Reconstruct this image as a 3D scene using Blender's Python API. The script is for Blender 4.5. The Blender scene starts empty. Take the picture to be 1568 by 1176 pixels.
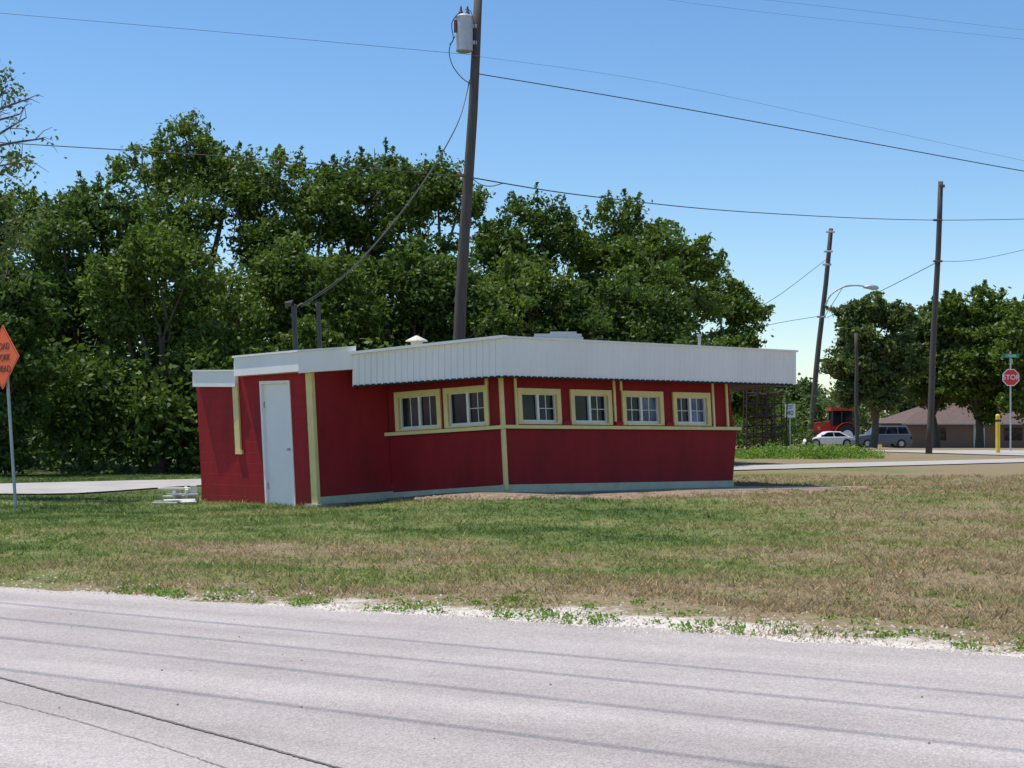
import bpy, bmesh, math, random
import numpy as np
from mathutils import Vector, Matrix

random.seed(7)
F = 2178.0      # survey constant: bearings / elevations were measured against a 50 mm lens
EYE = 1.3
HZ = 650.0
def pt(px, py, D):
    return Vector(((px-784)*D/F, D, EYE+(HZ-py)*D/F))
def gx(px, D): return (px-784)*D/F

scene = bpy.context.scene
# ---------------------------------------------------------------- camera
cam = bpy.data.cameras.new("camera"); cam.lens = 50; cam.sensor_width = 36
cam.shift_y = 62/1568; cam.clip_end = 5000; cam.clip_start = 0.05
co = bpy.data.objects.new("camera", cam); scene.collection.objects.link(co)
co.location = (0, 0, EYE); co.rotation_euler = (math.radians(90), 0, 0)
scene.camera = co
# ---------------------------------------------------------------- light
SUN = Vector((-0.30, 0.085, 0.95)).normalized()
el = math.asin(SUN.z); az = math.atan2(SUN.x, SUN.y)
w = bpy.data.worlds.new("World"); scene.world = w; w.use_nodes = True
nt = w.node_tree; bg = nt.nodes["Background"]
sky = nt.nodes.new("ShaderNodeTexSky"); sky.sky_type = 'NISHITA'; sky.sun_disc = False
sky.sun_elevation = el; sky.sun_rotation = az
sky.air_density = 1.0; sky.dust_density = 0.15; sky.ozone_density = 3.2; sky.altitude = 50
hs = nt.nodes.new("ShaderNodeHueSaturation"); hs.inputs['Saturation'].default_value = 1.18; hs.inputs['Value'].default_value = 1.05
nt.links.new(sky.outputs[0], hs.inputs['Color']); nt.links.new(hs.outputs[0], bg.inputs[0]); bg.inputs[1].default_value = 0.146
sl = bpy.data.lights.new("sun", 'SUN'); sl.energy = 5.0; sl.angle = math.radians(0.53); sl.color = (1, 0.955, 0.89)
so = bpy.data.objects.new("sun", sl); scene.collection.objects.link(so)
so.rotation_euler = SUN.to_track_quat('Z', 'Y').to_euler()
scene.view_settings.view_transform = 'Standard'
scene.view_settings.look = 'None'
scene.view_settings.exposure = 0

# ---------------------------------------------------------------- materials
def newmat(name):
    m = bpy.data.materials.new(name); m.use_nodes = True
    return m, m.node_tree, m.node_tree.nodes["Principled BSDF"]
def ramp(nt, stops):
    r = nt.nodes.new("ShaderNodeValToRGB"); e = r.color_ramp.elements
    while len(e) < len(stops): e.new(0.5)
    for i, (p, c) in enumerate(stops):
        e[i].position = p; e[i].color = (*c, 1) if len(c) == 3 else c
    return r
def noise(nt, vec, scale, detail=4, rough=0.55):
    n = nt.nodes.new("ShaderNodeTexNoise"); n.inputs['Scale'].default_value = scale
    n.inputs['Detail'].default_value = detail; n.inputs['Roughness'].default_value = rough
    if vec is not None: nt.links.new(vec, n.inputs['Vector'])
    return n
def mathn(nt, op, a, b=None, clamp=False):
    n = nt.nodes.new("ShaderNodeMath"); n.operation = op; n.use_clamp = clamp
    for i, v in enumerate((a, b)):
        if v is None: continue
        if isinstance(v, (int, float)): n.inputs[i].default_value = v
        else: nt.links.new(v, n.inputs[i])
    return n.outputs[0]
def mixc(nt, fac, a, b, mode='MIX'):
    n = nt.nodes.new("ShaderNodeMix"); n.data_type = 'RGBA'; n.blend_type = mode
    for s, v in ((0, fac), (6, a), (7, b)):
        if isinstance(v, (int, float)): n.inputs[s].default_value = v
        elif isinstance(v, tuple): n.inputs[s].default_value = (*v, 1)
        else: nt.links.new(v, n.inputs[s])
    return n.outputs[2]
def mat(name, col, rough=0.6, var=0.15, scale=3.0, metal=0.0, bump=0.0, bscale=60, stretch=(1, 1, 1)):
    m, nt, p = newmat(name)
    tc = nt.nodes.new("ShaderNodeTexCoord"); mp = nt.nodes.new("ShaderNodeMapping")
    mp.inputs['Scale'].default_value = stretch
    nt.links.new(tc.outputs['Object'], mp.inputs[0])
    n = noise(nt, mp.outputs[0], scale, 6, 0.65)
    lo = tuple(max(0, c*(1-var)) for c in col); hi = tuple(min(1, c*(1+var)) for c in col)
    r = ramp(nt, [(0.3, lo), (0.7, hi)]); nt.links.new(n.outputs[0], r.inputs[0])
    nt.links.new(r.outputs[0], p.inputs['Base Color'])
    p.inputs['Roughness'].default_value = rough; p.inputs['Metallic'].default_value = metal
    if bump:
        n2 = noise(nt, tc.outputs['Object'], bscale, 3)
        b = nt.nodes.new("ShaderNodeBump"); b.inputs['Strength'].default_value = bump; b.inputs['Distance'].default_value = 0.01
        nt.links.new(n2.outputs[0], b.inputs['Height']); nt.links.new(b.outputs[0], p.inputs['Normal'])
    return m

def red_mat(name, col, vertical=True):
    m, nt, p = newmat(name)
    tc = nt.nodes.new("ShaderNodeTexCoord")
    mp = nt.nodes.new("ShaderNodeMapping"); mp.inputs['Scale'].default_value = (1, 1, 0.25)
    nt.links.new(tc.outputs['Object'], mp.inputs[0])
    n = noise(nt, mp.outputs[0], 2.2, 6, 0.7)
    r = ramp(nt, [(0.3, tuple(c*0.76 for c in col)), (0.7, tuple(c*1.22 for c in col))])
    nt.links.new(n.outputs[0], r.inputs[0])
    sep = nt.nodes.new("ShaderNodeSeparateXYZ"); nt.links.new(tc.outputs['Object'], sep.inputs[0])
    n3 = noise(nt, tc.outputs['Object'], 5, 5)
    f = mathn(nt, 'SUBTRACT', mathn(nt, 'MULTIPLY', n3.outputs[0], 0.9), mathn(nt, 'MULTIPLY', sep.outputs[2], 1.2), True)
    c = mixc(nt, mathn(nt, 'MULTIPLY', f, 0.30), r.outputs[0], (0.16, 0.08, 0.05))
    nt.links.new(c, p.inputs['Base Color'])
    wv = nt.nodes.new("ShaderNodeTexBrick")
    wv.inputs['Scale'].default_value = 1.0
    mp2 = nt.nodes.new("ShaderNodeMapping"); mp2.inputs['Rotation'].default_value = (math.radians(90), 0, 0)
    nt.links.new(tc.outputs['Object'], mp2.inputs[0])
    nt.links.new(mp2.outputs[0], wv.inputs[0])
    if vertical:
        wv.inputs['Brick Width'].default_value = 1.1; wv.inputs['Row Height'].default_value = 3.0
    else:
        wv.inputs['Brick Width'].default_value = 0.4; wv.inputs['Row Height'].default_value = 0.2
    wv.inputs['Mortar Size'].default_value = 0.005
    wv.inputs['Color1'].default_value = (1, 1, 1, 1); wv.inputs['Color2'].default_value = (1, 1, 1, 1); wv.inputs['Mortar'].default_value = (0, 0, 0, 1)
    n2 = noise(nt, tc.outputs['Object'], 40, 3)
    h = mathn(nt, 'ADD', wv.outputs[0], mathn(nt, 'MULTIPLY', n2.outputs[0], 0.3))
    b = nt.nodes.new("ShaderNodeBump"); b.inputs['Strength'].default_value = 0.6; b.inputs['Distance'].default_value = 0.012
    nt.links.new(h, b.inputs['Height']); nt.links.new(b.outputs[0], p.inputs['Normal'])
    p.inputs['Roughness'].default_value = 0.6; p.inputs['Specular IOR Level'].default_value = 0.25
    return m

M_red = red_mat("red_painted_panel", (0.255, 0.008, 0.013))
M_redblock = red_mat("red_painted_block", (0.34, 0.013, 0.018), False)
M_cream = mat("cream_yellow_trim", (0.76, 0.62, 0.26), 0.5, 0.10, 4)
M_white = mat("white_sash", (0.82, 0.80, 0.78), 0.4, 0.06, 4)
M_fascia = mat("white_ribbed_metal", (0.87, 0.81, 0.78), 0.4, 0.06, 1.2, 0, 0.15, 20, (1, 1, 0.3))
M_door = mat("white_door_paint", (0.90, 0.84, 0.84), 0.4, 0.04, 2)
M_green = mat("pale_green_plinth", (0.45, 0.47, 0.32), 0.6, 0.15, 5)
M_conc = mat("concrete_slab", (0.42, 0.36, 0.29), 0.85, 0.25, 4, 0, 0.5, 30)
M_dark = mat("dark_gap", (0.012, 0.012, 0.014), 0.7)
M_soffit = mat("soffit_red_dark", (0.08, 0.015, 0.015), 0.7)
M_wood = mat("weathered_pole_wood", (0.072, 0.062, 0.054), 0.85, 0.35, 6, 0, 0.6, 25, (4, 4, 0.25))
M_galv = mat("galvanised_grey", (0.42, 0.44, 0.46), 0.45, 0.12, 8, 0.3)
M_wire = mat("black_wire", (0.03, 0.03, 0.032), 0.6)
M_blackm = mat("dark_metal", (0.03, 0.03, 0.032), 0.5)
M_porc = mat("brown_porcelain", (0.12, 0.06, 0.04), 0.25)
M_orange = mat("orange_reflective", (0.90, 0.11, 0.01), 0.5, 0.04, 4)
M_stop = mat("stop_red", (0.60, 0.02, 0.02), 0.4)
M_signw = mat("sign_white", (0.8, 0.8, 0.8), 0.4, .04)
M_signg = mat("sign_green", (0.01, 0.22, 0.10), 0.4)
M_yel = mat("safety_yellow", (0.75, 0.50, 0.03), 0.5)
M_bark = mat("bark", (0.11, 0.085, 0.065), 0.9, 0.35, 6, 0, 0.8, 20, (3, 3, 0.5))
M_rust = mat("rusty_frame", (0.060, 0.028, 0.024), 0.8, 0.3, 10)
M_tyre = mat("tyre", (0.02, 0.02, 0.02), 0.8)
M_paintw = mat("car_paint_white", (0.75, 0.76, 0.78), 0.25, 0.03)
M_paintg = mat("car_paint_slate", (0.10, 0.13, 0.18), 0.25, 0.05)
M_paintr = mat("tractor_red", (0.55, 0.02, 0.015), 0.4, 0.1)
M_shingle = mat("brown_shingle", (0.12, 0.075, 0.06), 0.9, 0.25, 3, 0, .5, 20)
M_ply = mat("bleached_plank", (0.62, 0.60, 0.54), 0.7, 0.15, 8)

def glass_mat(name, col):
    m, nt, p = newmat(name)
    tc = nt.nodes.new("ShaderNodeTexCoord")
    n = noise(nt, tc.outputs['Object'], 3.0, 3)
    r = ramp(nt, [(0.35, tuple(c*0.4 for c in col)), (0.65, tuple(c*1.5 for c in col))])
    nt.links.new(n.outputs[0], r.inputs[0]); nt.links.new(r.outputs[0], p.inputs['Base Color'])
    p.inputs['Roughness'].default_value = 0.06; p.inputs['Specular IOR Level'].default_value = 0.25
    n2 = noise(nt, tc.outputs['Object'], 1.5, 1)
    b = nt.nodes.new("ShaderNodeBump"); b.inputs['Strength'].default_value = 0.12; b.inputs['Distance'].default_value = 0.05
    nt.links.new(n2.outputs[0], b.inputs['Height']); nt.links.new(b.outputs[0], p.inputs['Normal'])
    return m
M_glass = glass_mat("window_glass", (0.012, 0.014, 0.018))
M_blind = glass_mat("window_glass_blind", (0.10, 0.13, 0.21))

RD0 = Vector((-4.08, 11.33)); RDN = Vector((0.434, 0.9)).normalized(); RDT = Vector((RDN.y, -RDN.x))
def road_s(x, y): return (x-RD0.x)*RDN.x+(y-RD0.y)*RDN.y

def grass_color(nt):
    """returns colour socket driven by world position"""
    g = nt.nodes.new("ShaderNodeNewGeometry"); pos = g.outputs['Position']
    sep = nt.nodes.new("ShaderNodeSeparateXYZ"); nt.links.new(pos, sep.inputs[0])
    x, y = sep.outputs[0], sep.outputs[1]
    s = mathn(nt, 'ADD', mathn(nt, 'MULTIPLY', x, RDN.x), mathn(nt, 'MULTIPLY', y, RDN.y))
    s = mathn(nt, 'SUBTRACT', s, RD0.x*RDN.x+RD0.y*RDN.y)
    mp = nt.nodes.new("ShaderNodeMapping"); mp.inputs['Scale'].default_value = (0.5, 0.8, 1); mp.inputs['Location'].default_value = (3.1, 1.7, 0); nt.links.new(pos, mp.inputs[0])
    big = noise(nt, mp.outputs[0], 0.42, 4, 0.55).outputs[0]
    mid = noise(nt, mp.outputs[0], 2.6, 6, 0.72).outputs[0]
    fine = noise(nt, pos, 22, 4, 0.7).outputs[0]
    nr = mathn(nt, 'MULTIPLY', mathn(nt, 'SUBTRACT', 1.0, mathn(nt, 'MULTIPLY', s, 0.16), True), 0.20)
    rt = mathn(nt, 'MULTIPLY', x, 0.020)
    d = mathn(nt, 'ADD', mathn(nt, 'MULTIPLY', big, 1.15), mathn(nt, 'MULTIPLY', mid, 0.80))
    d = mathn(nt, 'ADD', d, mathn(nt, 'MULTIPLY', fine, 0.40))
    d = mathn(nt, 'ADD', mathn(nt, 'ADD', d, nr), rt)
    r = ramp(nt, [(0.24, (0.058, 0.108, 0.024)), (0.38, (0.125, 0.178, 0.044)), (0.50, (0.205, 0.210, 0.076)), (0.63, (0.285, 0.220, 0.128))])
    d = mathn(nt, 'SUBTRACT', d, 0.735)
    nt.links.new(d, r.inputs[0])
    return r.outputs[0], s, x, y, mid, fine, pos

def ground_mat():
    m, nt, p = newmat("lawn_ground")
    c, s, x, y, mid, fine, pos = grass_color(nt)
    c = mixc(nt, 0.18, c, (0.18, 0.14, 0.09))
    spk = noise(nt, pos, 55, 3, 0.8).outputs[0]
    fr = ramp(nt, [(0.3, (0.50, 0.50, 0.48)), (0.65, (1.15, 1.15, 1.15))]); nt.links.new(fine, fr.inputs[0])
    c = mixc(nt, 1, c, fr.outputs[0], 'MULTIPLY')
    gr = ramp(nt, [(0.35, (0.36, 0.31, 0.26)), (0.62, (0.74, 0.67, 0.60))]); nt.links.new(spk, gr.inputs[0])
    centre = mathn(nt, 'ABSOLUTE', mathn(nt, 'SUBTRACT', x, 0.8))
    wdt = mathn(nt, 'SUBTRACT', 1.0, mathn(nt, 'MULTIPLY', centre, 0.24))
    k = mathn(nt, 'SUBTRACT', wdt, s)
    k = mathn(nt, 'ADD', k, mathn(nt, 'MULTIPLY', mathn(nt, 'SUBTRACT', mid, 0.55), 2.2))
    k = mathn(nt, 'MULTIPLY', k, 3.0, True)
    c = mixc(nt, k, c, gr.outputs[0])
    nt.links.new(c, p.inputs['Base Color']); p.inputs['Roughness'].default_value = 0.95
    p.inputs['Specular IOR Level'].default_value = 0.1
    b = nt.nodes.new("ShaderNodeBump"); b.inputs['Strength'].default_value = 0.6; b.inputs['Distance'].default_value = 0.02
    nt.links.new(fine, b.inputs['Height']); nt.links.new(b.outputs[0], p.inputs['Normal'])
    return m
M_ground = ground_mat()
def blade_mat():
    m, nt, p = newmat("grass_blades")
    c, *_ = grass_color(nt)
    g = nt.nodes.new("ShaderNodeNewGeometry")
    r = ramp(nt, [(0, (0.7, 0.72, 0.7)), (0.75, (1.45, 1.45, 1.35)), (0.9, (2.0, 1.8, 1.5)), (1.0, (2.9, 2.4, 2.1))]); nt.links.new(g.outputs['Random Per Island'], r.inputs[0])
    c = mixc(nt, 1.0, c, r.outputs[0], 'MULTIPLY')
    nt.links.new(c, p.inputs['Base Color']); p.inputs['Roughness'].default_value = 0.7
    p.inputs['Specular IOR Level'].default_value = 0.2
    t = nt.nodes.new("ShaderNodeBsdfTranslucent"); nt.links.new(c, t.inputs[0])
    mx = nt.nodes.new("ShaderNodeMixShader"); mx.inputs[0].default_value = .35
    nt.links.new(p.outputs[0], mx.inputs[1]); nt.links.new(t.outputs[0], mx.inputs[2])
    nt.links.new(mx.outputs[0], nt.nodes["Material Output"].inputs[0])
    return m
M_blade = blade_mat()
def road_mat():
    m, nt, p = newmat("chip_seal_road")
    g = nt.nodes.new("ShaderNodeNewGeometry"); pos = g.outputs['Position']
    mp = nt.nodes.new("ShaderNodeMapping"); mp.inputs['Rotation'].default_value = (0, 0, math.atan2(3.35, 6.95)); nt.links.new(pos, mp.inputs[0])
    mp2 = nt.nodes.new("ShaderNodeMapping"); mp2.inputs['Scale'].default_value = (0.08, 1.0, 1); nt.links.new(mp.outputs[0], mp2.inputs[0])
    tr = noise(nt, mp2.outputs[0], 1.6, 5, 0.6).outputs[0]
    big = noise(nt, pos, 0.6, 5, 0.6).outputs[0]
    sp = nt.nodes.new("ShaderNodeTexVoronoi"); sp.inputs['Scale'].default_value = 75; nt.links.new(pos, sp.inputs[0])
    fine = noise(nt, pos, 90, 3, 0.8).outputs[0]
    r = ramp(nt, [(0.32, (0.38, 0.330, 0.300)), (0.68, (0.62, 0.550, 0.51))])
    nt.links.new(mathn(nt, 'ADD', mathn(nt, 'MULTIPLY', tr, 0.6), mathn(nt, 'MULTIPLY', big, 0.4)), r.inputs[0])
    r2 = ramp(nt, [(0.25, (0.55, 0.55, 0.55)), (0.5, (0.92, 0.92, 0.92)), (0.75, (1.22, 1.22, 1.22))]); nt.links.new(fine, r2.inputs[0])
    c = mixc(nt, 1, r.outputs[0], r2.outputs[0], 'MULTIPLY')
    bw = nt.nodes.new("ShaderNodeRGBToBW"); nt.links.new(sp.outputs['Color'], bw.inputs[0])
    c = mixc(nt, 0.25, c, mixc(nt, 1, c, bw.outputs[0], 'MULTIPLY'))
    nt.links.new(c, p.inputs['Base Color']); p.inputs['Roughness'].default_value = 0.9
    p.inputs['Specular IOR Level'].default_value = 0.2
    b = nt.nodes.new("ShaderNodeBump"); b.inputs['Strength'].default_value = 0.7; b.inputs['Distance'].default_value = 0.006
    nt.links.new(sp.outputs['Distance'], b.inputs['Height']); nt.links.new(b.outputs[0], p.inputs['Normal'])
    return m
M_road = road_mat()
M_street = mat("pale_street", (0.38, 0.35, 0.32), 0.9, 0.15, 1.0, 0, .3, 30)
M_tar = mat("tar_line", (0.12, 0.11, 0.10), 0.8, 0.4, 5)

def leaf_mat(name, dark, light, tr=0.3):
    m, nt, p = newmat(name)
    g = nt.nodes.new("ShaderNodeNewGeometry")
    n = noise(nt, g.outputs['Position'], 0.55, 3)
    f = mathn(nt, 'ADD', mathn(nt, 'MULTIPLY', g.outputs['Random Per Island'], 0.50), mathn(nt, 'MULTIPLY', n.outputs[0], 0.6))
    r = ramp(nt, [(0.25, dark), (0.85, light)]); nt.links.new(f, r.inputs[0])
    nt.links.new(r.outputs[0], p.inputs['Base Color']); p.inputs['Roughness'].default_value = 0.5
    p.inputs['Specular IOR Level'].default_value = 0.22
    t = nt.nodes.new("ShaderNodeBsdfTranslucent")
    c2 = mixc(nt, 1.0, r.outputs[0], (1.5, 1.7, 0.7), 'MULTIPLY'); nt.links.new(c2, t.inputs[0])
    mx = nt.nodes.new("ShaderNodeMixShader"); mx.inputs[0].default_value = tr
    nt.links.new(p.outputs[0], mx.inputs[1]); nt.links.new(t.outputs[0], mx.inputs[2])
    nt.links.new(mx.outputs[0], nt.nodes["Material Output"].inputs[0])
    return m
M_leafA = leaf_mat("elm_leaves", (0.046, 0.086, 0.013), (0.165, 0.220, 0.045))
M_leafB = leaf_mat("pecan_leaves", (0.036, 0.072, 0.014), (0.125, 0.180, 0.040))
M_leafC = leaf_mat("oak_leaves", (0.060, 0.088, 0.030), (0.14, 0.180, 0.060))
M_weed = leaf_mat("weed_leaves", (0.09, 0.17, 0.02), (0.20, 0.30, 0.05))

# ---------------------------------------------------------------- mesh helpers
def link(o, parent=None):
    scene.collection.objects.link(o)
    if parent: o.parent = parent
    return o
def empty(name):
    e = bpy.data.objects.new(name, None); e.empty_display_size = 0.2
    scene.collection.objects.link(e); return e
def mesh(name, V, Fc, m, parent=None, smooth=False):
    me = bpy.data.meshes.new(name); me.from_pydata([tuple(v) for v in V], [], Fc)
    if isinstance(m, (list, tuple)):
        for k in m: me.materials.append(k)
    else: me.materials.append(m)
    if smooth:
        me.polygons.foreach_set('use_smooth', [True]*len(me.polygons))
    me.update()
    return link(bpy.data.objects.new(name, me), parent)
def quadmesh(name, V, Q, mats, mi, parent=None):
    me = bpy.data.meshes.new(name)
    V = np.asarray(V, dtype=np.float32); Q = np.asarray(Q, dtype=np.int32)
    me.vertices.add(len(V)); me.vertices.foreach_set('co', V.ravel())
    me.loops.add(len(Q)*4); me.loops.foreach_set('vertex_index', Q.ravel())
    me.polygons.add(len(Q)); me.polygons.foreach_set('loop_start', np.arange(0, len(Q)*4, 4, dtype=np.int32))
    me.polygons.foreach_set('loop_total', np.full(len(Q), 4, dtype=np.int32))
    for k in mats: me.materials.append(k)
    me.polygons.foreach_set('material_index', np.asarray(mi, dtype=np.int32))
    me.update(calc_edges=True); me.validate()
    return link(bpy.data.objects.new(name, me), parent)
class Geo:
    def __init__(s): s.V = []; s.F = []
    def add(s, V, Fc):
        o = len(s.V); s.V += [tuple(v) for v in V]; s.F += [tuple(i+o for i in f) for f in Fc]
    def hexa(s, P):
        s.add(P, [(0, 3, 2, 1), (4, 5, 6, 7), (0, 1, 5, 4), (1, 2, 6, 5), (2, 3, 7, 6), (3, 0, 4, 7)])
    def box(s, c, d, rz=0, rx=0):
        R = Matrix.Rotation(rz, 3, 'Z') @ Matrix.Rotation(rx, 3, 'X'); c = Vector(c)
        P = [c + R @ Vector((sx*d[0]/2, sy*d[1]/2, sz*d[2]/2)) for sz in (-1, 1) for sx, sy in ((-1, -1), (1, -1), (1, 1), (-1, 1))]
        s.hexa(P)
    def tube(s, path, radii, n=10, cap=True):
        path = [Vector(p) for p in path]; o = len(s.V)
        if isinstance(radii, (int, float)): radii = [radii]*len(path)
        for i, p in enumerate(path):
            d = (path[min(i+1, len(path)-1)] - path[max(i-1, 0)]).normalized()
            a = d.orthogonal().normalized() if abs(d.z) < 0.9 else d.cross(Vector((0, 1, 0))).normalized()
            b = d.cross(a)
            for k in range(n):
                t = 2*math.pi*k/n; s.V.append(tuple(p+radii[i]*(math.cos(t)*a+math.sin(t)*b)))
        for i in range(len(path)-1):
            for k in range(n):
                k2 = (k+1) % n
                s.F.append((o+i*n+k, o+i*n+k2, o+(i+1)*n+k2, o+(i+1)*n+k))
        if cap:
            s.F.append(tuple(o+k for k in reversed(range(n)))); e = o+(len(path)-1)*n
            s.F.append(tuple(e+k for k in range(n)))
    def obj(s, name, m, parent=None, smooth=False):
        o = mesh(name, s.V, s.F, m, parent, smooth)
        bm = bmesh.new(); bm.from_mesh(o.data); bmesh.ops.recalc_face_normals(bm, faces=bm.faces); bm.to_mesh(o.data); bm.free()
        return o

# ---------------------------------------------------------------- ground
def sm(t):
    t = min(1, max(0, t)); return t*t*(3-2*t)
def drop(D): return -0.6*sm((D-76)/32)
def berm(x, y):
    return (-0.13+0.22*sm((x+3.4)/3.0))*sm((y-18.5)/4.5)*sm((30.5-y)/2.5)*sm((11-x)/3.5)*sm((x+12)/4)
def gz(x, y):
    s = road_s(x, y)
    k = min(1, max(0, s/1.2))*min(1, max(0, (26-y)/4))
    b = 0.018*math.sin(x*1.7+y*0.6)+0.014*math.sin(x*0.9-y*2.3+1)+0.01*math.sin(3.1*x+2.2*y)
    return k*(b+0.02) + drop(y) + berm(x, y)
xs = sorted(set([-1500, -700, -350, -180, -100, -60, -40, -30, -22] + [round(-18+0.4*i, 2) for i in range(91)] + [22, 30, 40, 60, 100, 180, 350, 700, 1500]))
ys = sorted(set([-200, -60, -20, -5, 0, 3] + [round(5+0.35*i, 2) for i in range(78)] + [33, 36, 40, 46, 52, 60, 66, 72, 76, 80, 84, 88, 92, 96, 100, 104, 108, 115, 130, 160, 220, 350, 700, 1500, 3000]))
V = [(x, y, gz(x, y)) for y in ys for x in xs]; nx = len(xs)
Fc = [(j*nx+i, j*nx+i+1, (j+1)*nx+i+1, (j+1)*nx+i) for j in range(len(ys)-1) for i in range(nx-1)]
mesh("ground", V, Fc, M_ground, smooth=True)
rg = random.Random(3)
V = []; Fc = []
N = 900
for i in range(N):
    t = -45+90*i/(N-1)
    e = 0.05*math.sin(t*1.3)+0.05*math.sin(t*4.1+1)+0.03*math.sin(t*9.7)+rg.uniform(-0.03, 0.03)
    a = RD0+RDT*(t+4)+RDN*e; b = RD0+RDT*(t+4)-RDN*9.0
    V += [(a.x, a.y, 0.006), (b.x, b.y, 0.006)]
    if i: Fc.append((2*i-2, 2*i-1, 2*i+1, 2*i))
mesh("road", V, Fc, M_road)
V = []; Fc = []
def resample(P, n):
    out = []
    for i in range(len(P)-1):
        for k in range(n): out.append(P[i].lerp(P[i+1], k/n))
    return out+[P[-1]]
def tarline(track, w0, w1):
    pts_ = []
    for (px, py) in track:
        D = F*EYE/(py-HZ); pts_.append(Vector((gx(px, D), D)))
    o = Vector((0.3, 1)).normalized()
    for i, p in enumerate(resample(pts_, 25)):
        wd = w0+w1*abs(math.sin(i*1.7))+rg.uniform(0, w1/2)
        p = p+o*rg.uniform(-.004, .004)
        V.extend([(p.x-o.x*wd, p.y-o.y*wd, 0.010), (p.x+o.x*wd, p.y+o.y*wd, 0.010)])
        if i: n_ = len(V); Fc.append((n_-4, n_-2, n_-1, n_-3))
tarline([(-120, 1018), (0, 1040), (100, 1067), (200, 1092), (300, 1119), (400, 1146), (520, 1180), (640, 1215)], .005, .005)
tarline([(-100, 1056), (0, 1076), (120, 1107), (260, 1150), (360, 1184), (420, 1205)], .001, .002)
mesh("tar_joint", V, Fc, M_tar)
d = Vector((1, .752)).normalized(); n = Vector((-d.y, d.x)); c0 = Vector((0, 36.9))
V = []; Fc = []
for i in range(150):
    t = -60+i*0.8
    for j, off in enumerate((-1.45, -.7, 0, .7, 1.55)):
        q = c0+d*t+n*(off+(rg.uniform(-.05, .05) if j in (0, 4) else 0)); V.append((q.x, q.y, gz(q.x, q.y)+.03))
    if i:
        for j in range(4): k = 5*i+j; Fc.append((k-5, k, k+1, k-4))
mesh("back_street", V, Fc, M_street)
mesh("cross_street", [(21, 58, .034), (80, 56, .034), (80, 70, .034), (16, 70, .034)], [(0, 1, 2, 3)], M_street)

# ---------------------------------------------------------------- building
LEAN = -0.05
class Wall:
    def __init__(s, A, B, slope=0.0, lean=LEAN):
        s.A = Vector(A); s.B = Vector(B); s.L = (s.B-s.A).length; s.U = (s.B-s.A)/s.L
        s.N = Vector((s.U.y, -s.U.x)); s.sl = slope; s.lean = lean
    def P(s, u, z, n=0):
        q = s.A+s.U*u+s.N*n
        return Vector((q.x+s.lean*z, q.y, z+s.sl*u/s.L))
    def u(s, px, z=1.6):
        k = (px-784)/F
        return (k*s.A.y-s.A.x-s.lean*z)/(s.U.x-k*s.U.y)
    def box(s, g, u0, u1, z0, z1, n0, n1):
        g.hexa([s.P(u0, z0, n1), s.P(u1, z0, n1), s.P(u1, z0, n0), s.P(u0, z0, n0),
                s.P(u0, z1, n1), s.P(u1, z1, n1), s.P(u1, z1, n0), s.P(u0, z1, n0)])
pL0 = (gx(309, 26.6), 26.6); pL1 = (gx(489, 24.6), 24.6); pM = (gx(601, 25.3), 25.3); pK = (gx(773, 24.0), 24.0); pR = (gx(1122, 26.8), 26.8)
BLD = empty("roadside_diner")
gr = Geo(); gb = Geo(); gc = Geo(); gs = Geo(); gg = Geo(); gbl = Geo(); gd = Geo(); gp = Geo(); gfa = Geo()
wL = Wall(pL0, pL1); wM = Wall(pL1, pM); wB = Wall(pM, pK, 0.13); wC = Wall(pK, pR, -0.04)
ud0, ud1 = wL.u(403.5, 1.0), wL.u(448.5, 1.0)
usp = wL.u(364, 1.5)
wL.box(gb, 0, usp, -0.4, 2.1, -0.2, 0)
wL.box(gb, usp, ud0, -0.4, 2.34, -0.2, 0.012)
wL.box(gb, ud1, wL.L-0.12, -0.4, 2.34, -0.2, 0.012)
wL.box(gb, ud0, ud1, 2.075, 2.34, -0.2, 0.012)
gdoor = Geo(); wL.box(gdoor, ud0+0.04, ud1-0.03, -0.14, 2.02, -0.07, -0.025)
gdoor.obj("door", M_door, BLD)
gdf = Geo(); wL.box(gdf, ud0-0.005, ud0+0.04, -.2, 2.075, -0.09, 0.03); wL.box(gdf, ud1-0.03, ud1+0.014, -.2, 2.075, -0.09, 0.03); wL.box(gdf, ud0+0.04, ud1-0.03, 2.022, 2.075, -0.09, 0.03)
wL.box(gdf, ud0, ud1, -.2, -0.14, -0.09, 0.02)
gdf.obj("door_frame", M_door, BLD)
gk = Geo(); k = wL.P(ud1-0.10, 0.86, -0.02); gk.tube([k, k+Vector((-0.04, -0.05, 0))], [0.014, 0.030], 10)
wL.box(gk, ud0+0.042, ud0+0.06, 0.15, 0.26, -0.025, -0.01); wL.box(gk, ud0+0.042, ud0+0.06, 1.6, 1.71, -0.025, -0.01)
gk.obj("door_hardware", M_galv, BLD)
wL.box(gc, usp-0.06, usp+0.08, 0.84, 2.04, 0.012, 0.05); wL.box(gc, usp-0.06, usp+0.12, 0.76, 0.84, 0.012, 0.055)
wL.box(gb, wL.L-0.12, wL.L-.002, -0.4, 2.34, -0.2, 0.010)
wL.box(gc, wL.L-0.15, wL.L, -0.15, 2.30, -0.19, 0.045)
wM.box(gr, 0.01, wM.L+0.0, -0.1, 2.4, -0.15, -0.01)
def winwall(w, wins, zs, zh, ztop, z0=0.12, n=0.0, uend=None, ustart=0.0):
    ue = uend if uend else w.L
    w.box(gr, ustart, ue, z0, zs, -0.15, n)
    w.box(gr, ustart, ue, zh, ztop, -0.15, n-0.004)
    cur = ustart
    for (a, b, *_) in wins:
        w.box(gr, cur, a, zs, zh, -0.15, n-0.004); cur = b
    w.box(gr, cur, ue, zs, zh, -0.15, n-0.004)
    for wi in wins: window(w, wi[0], wi[1], zs, zh, wi[2])
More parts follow.
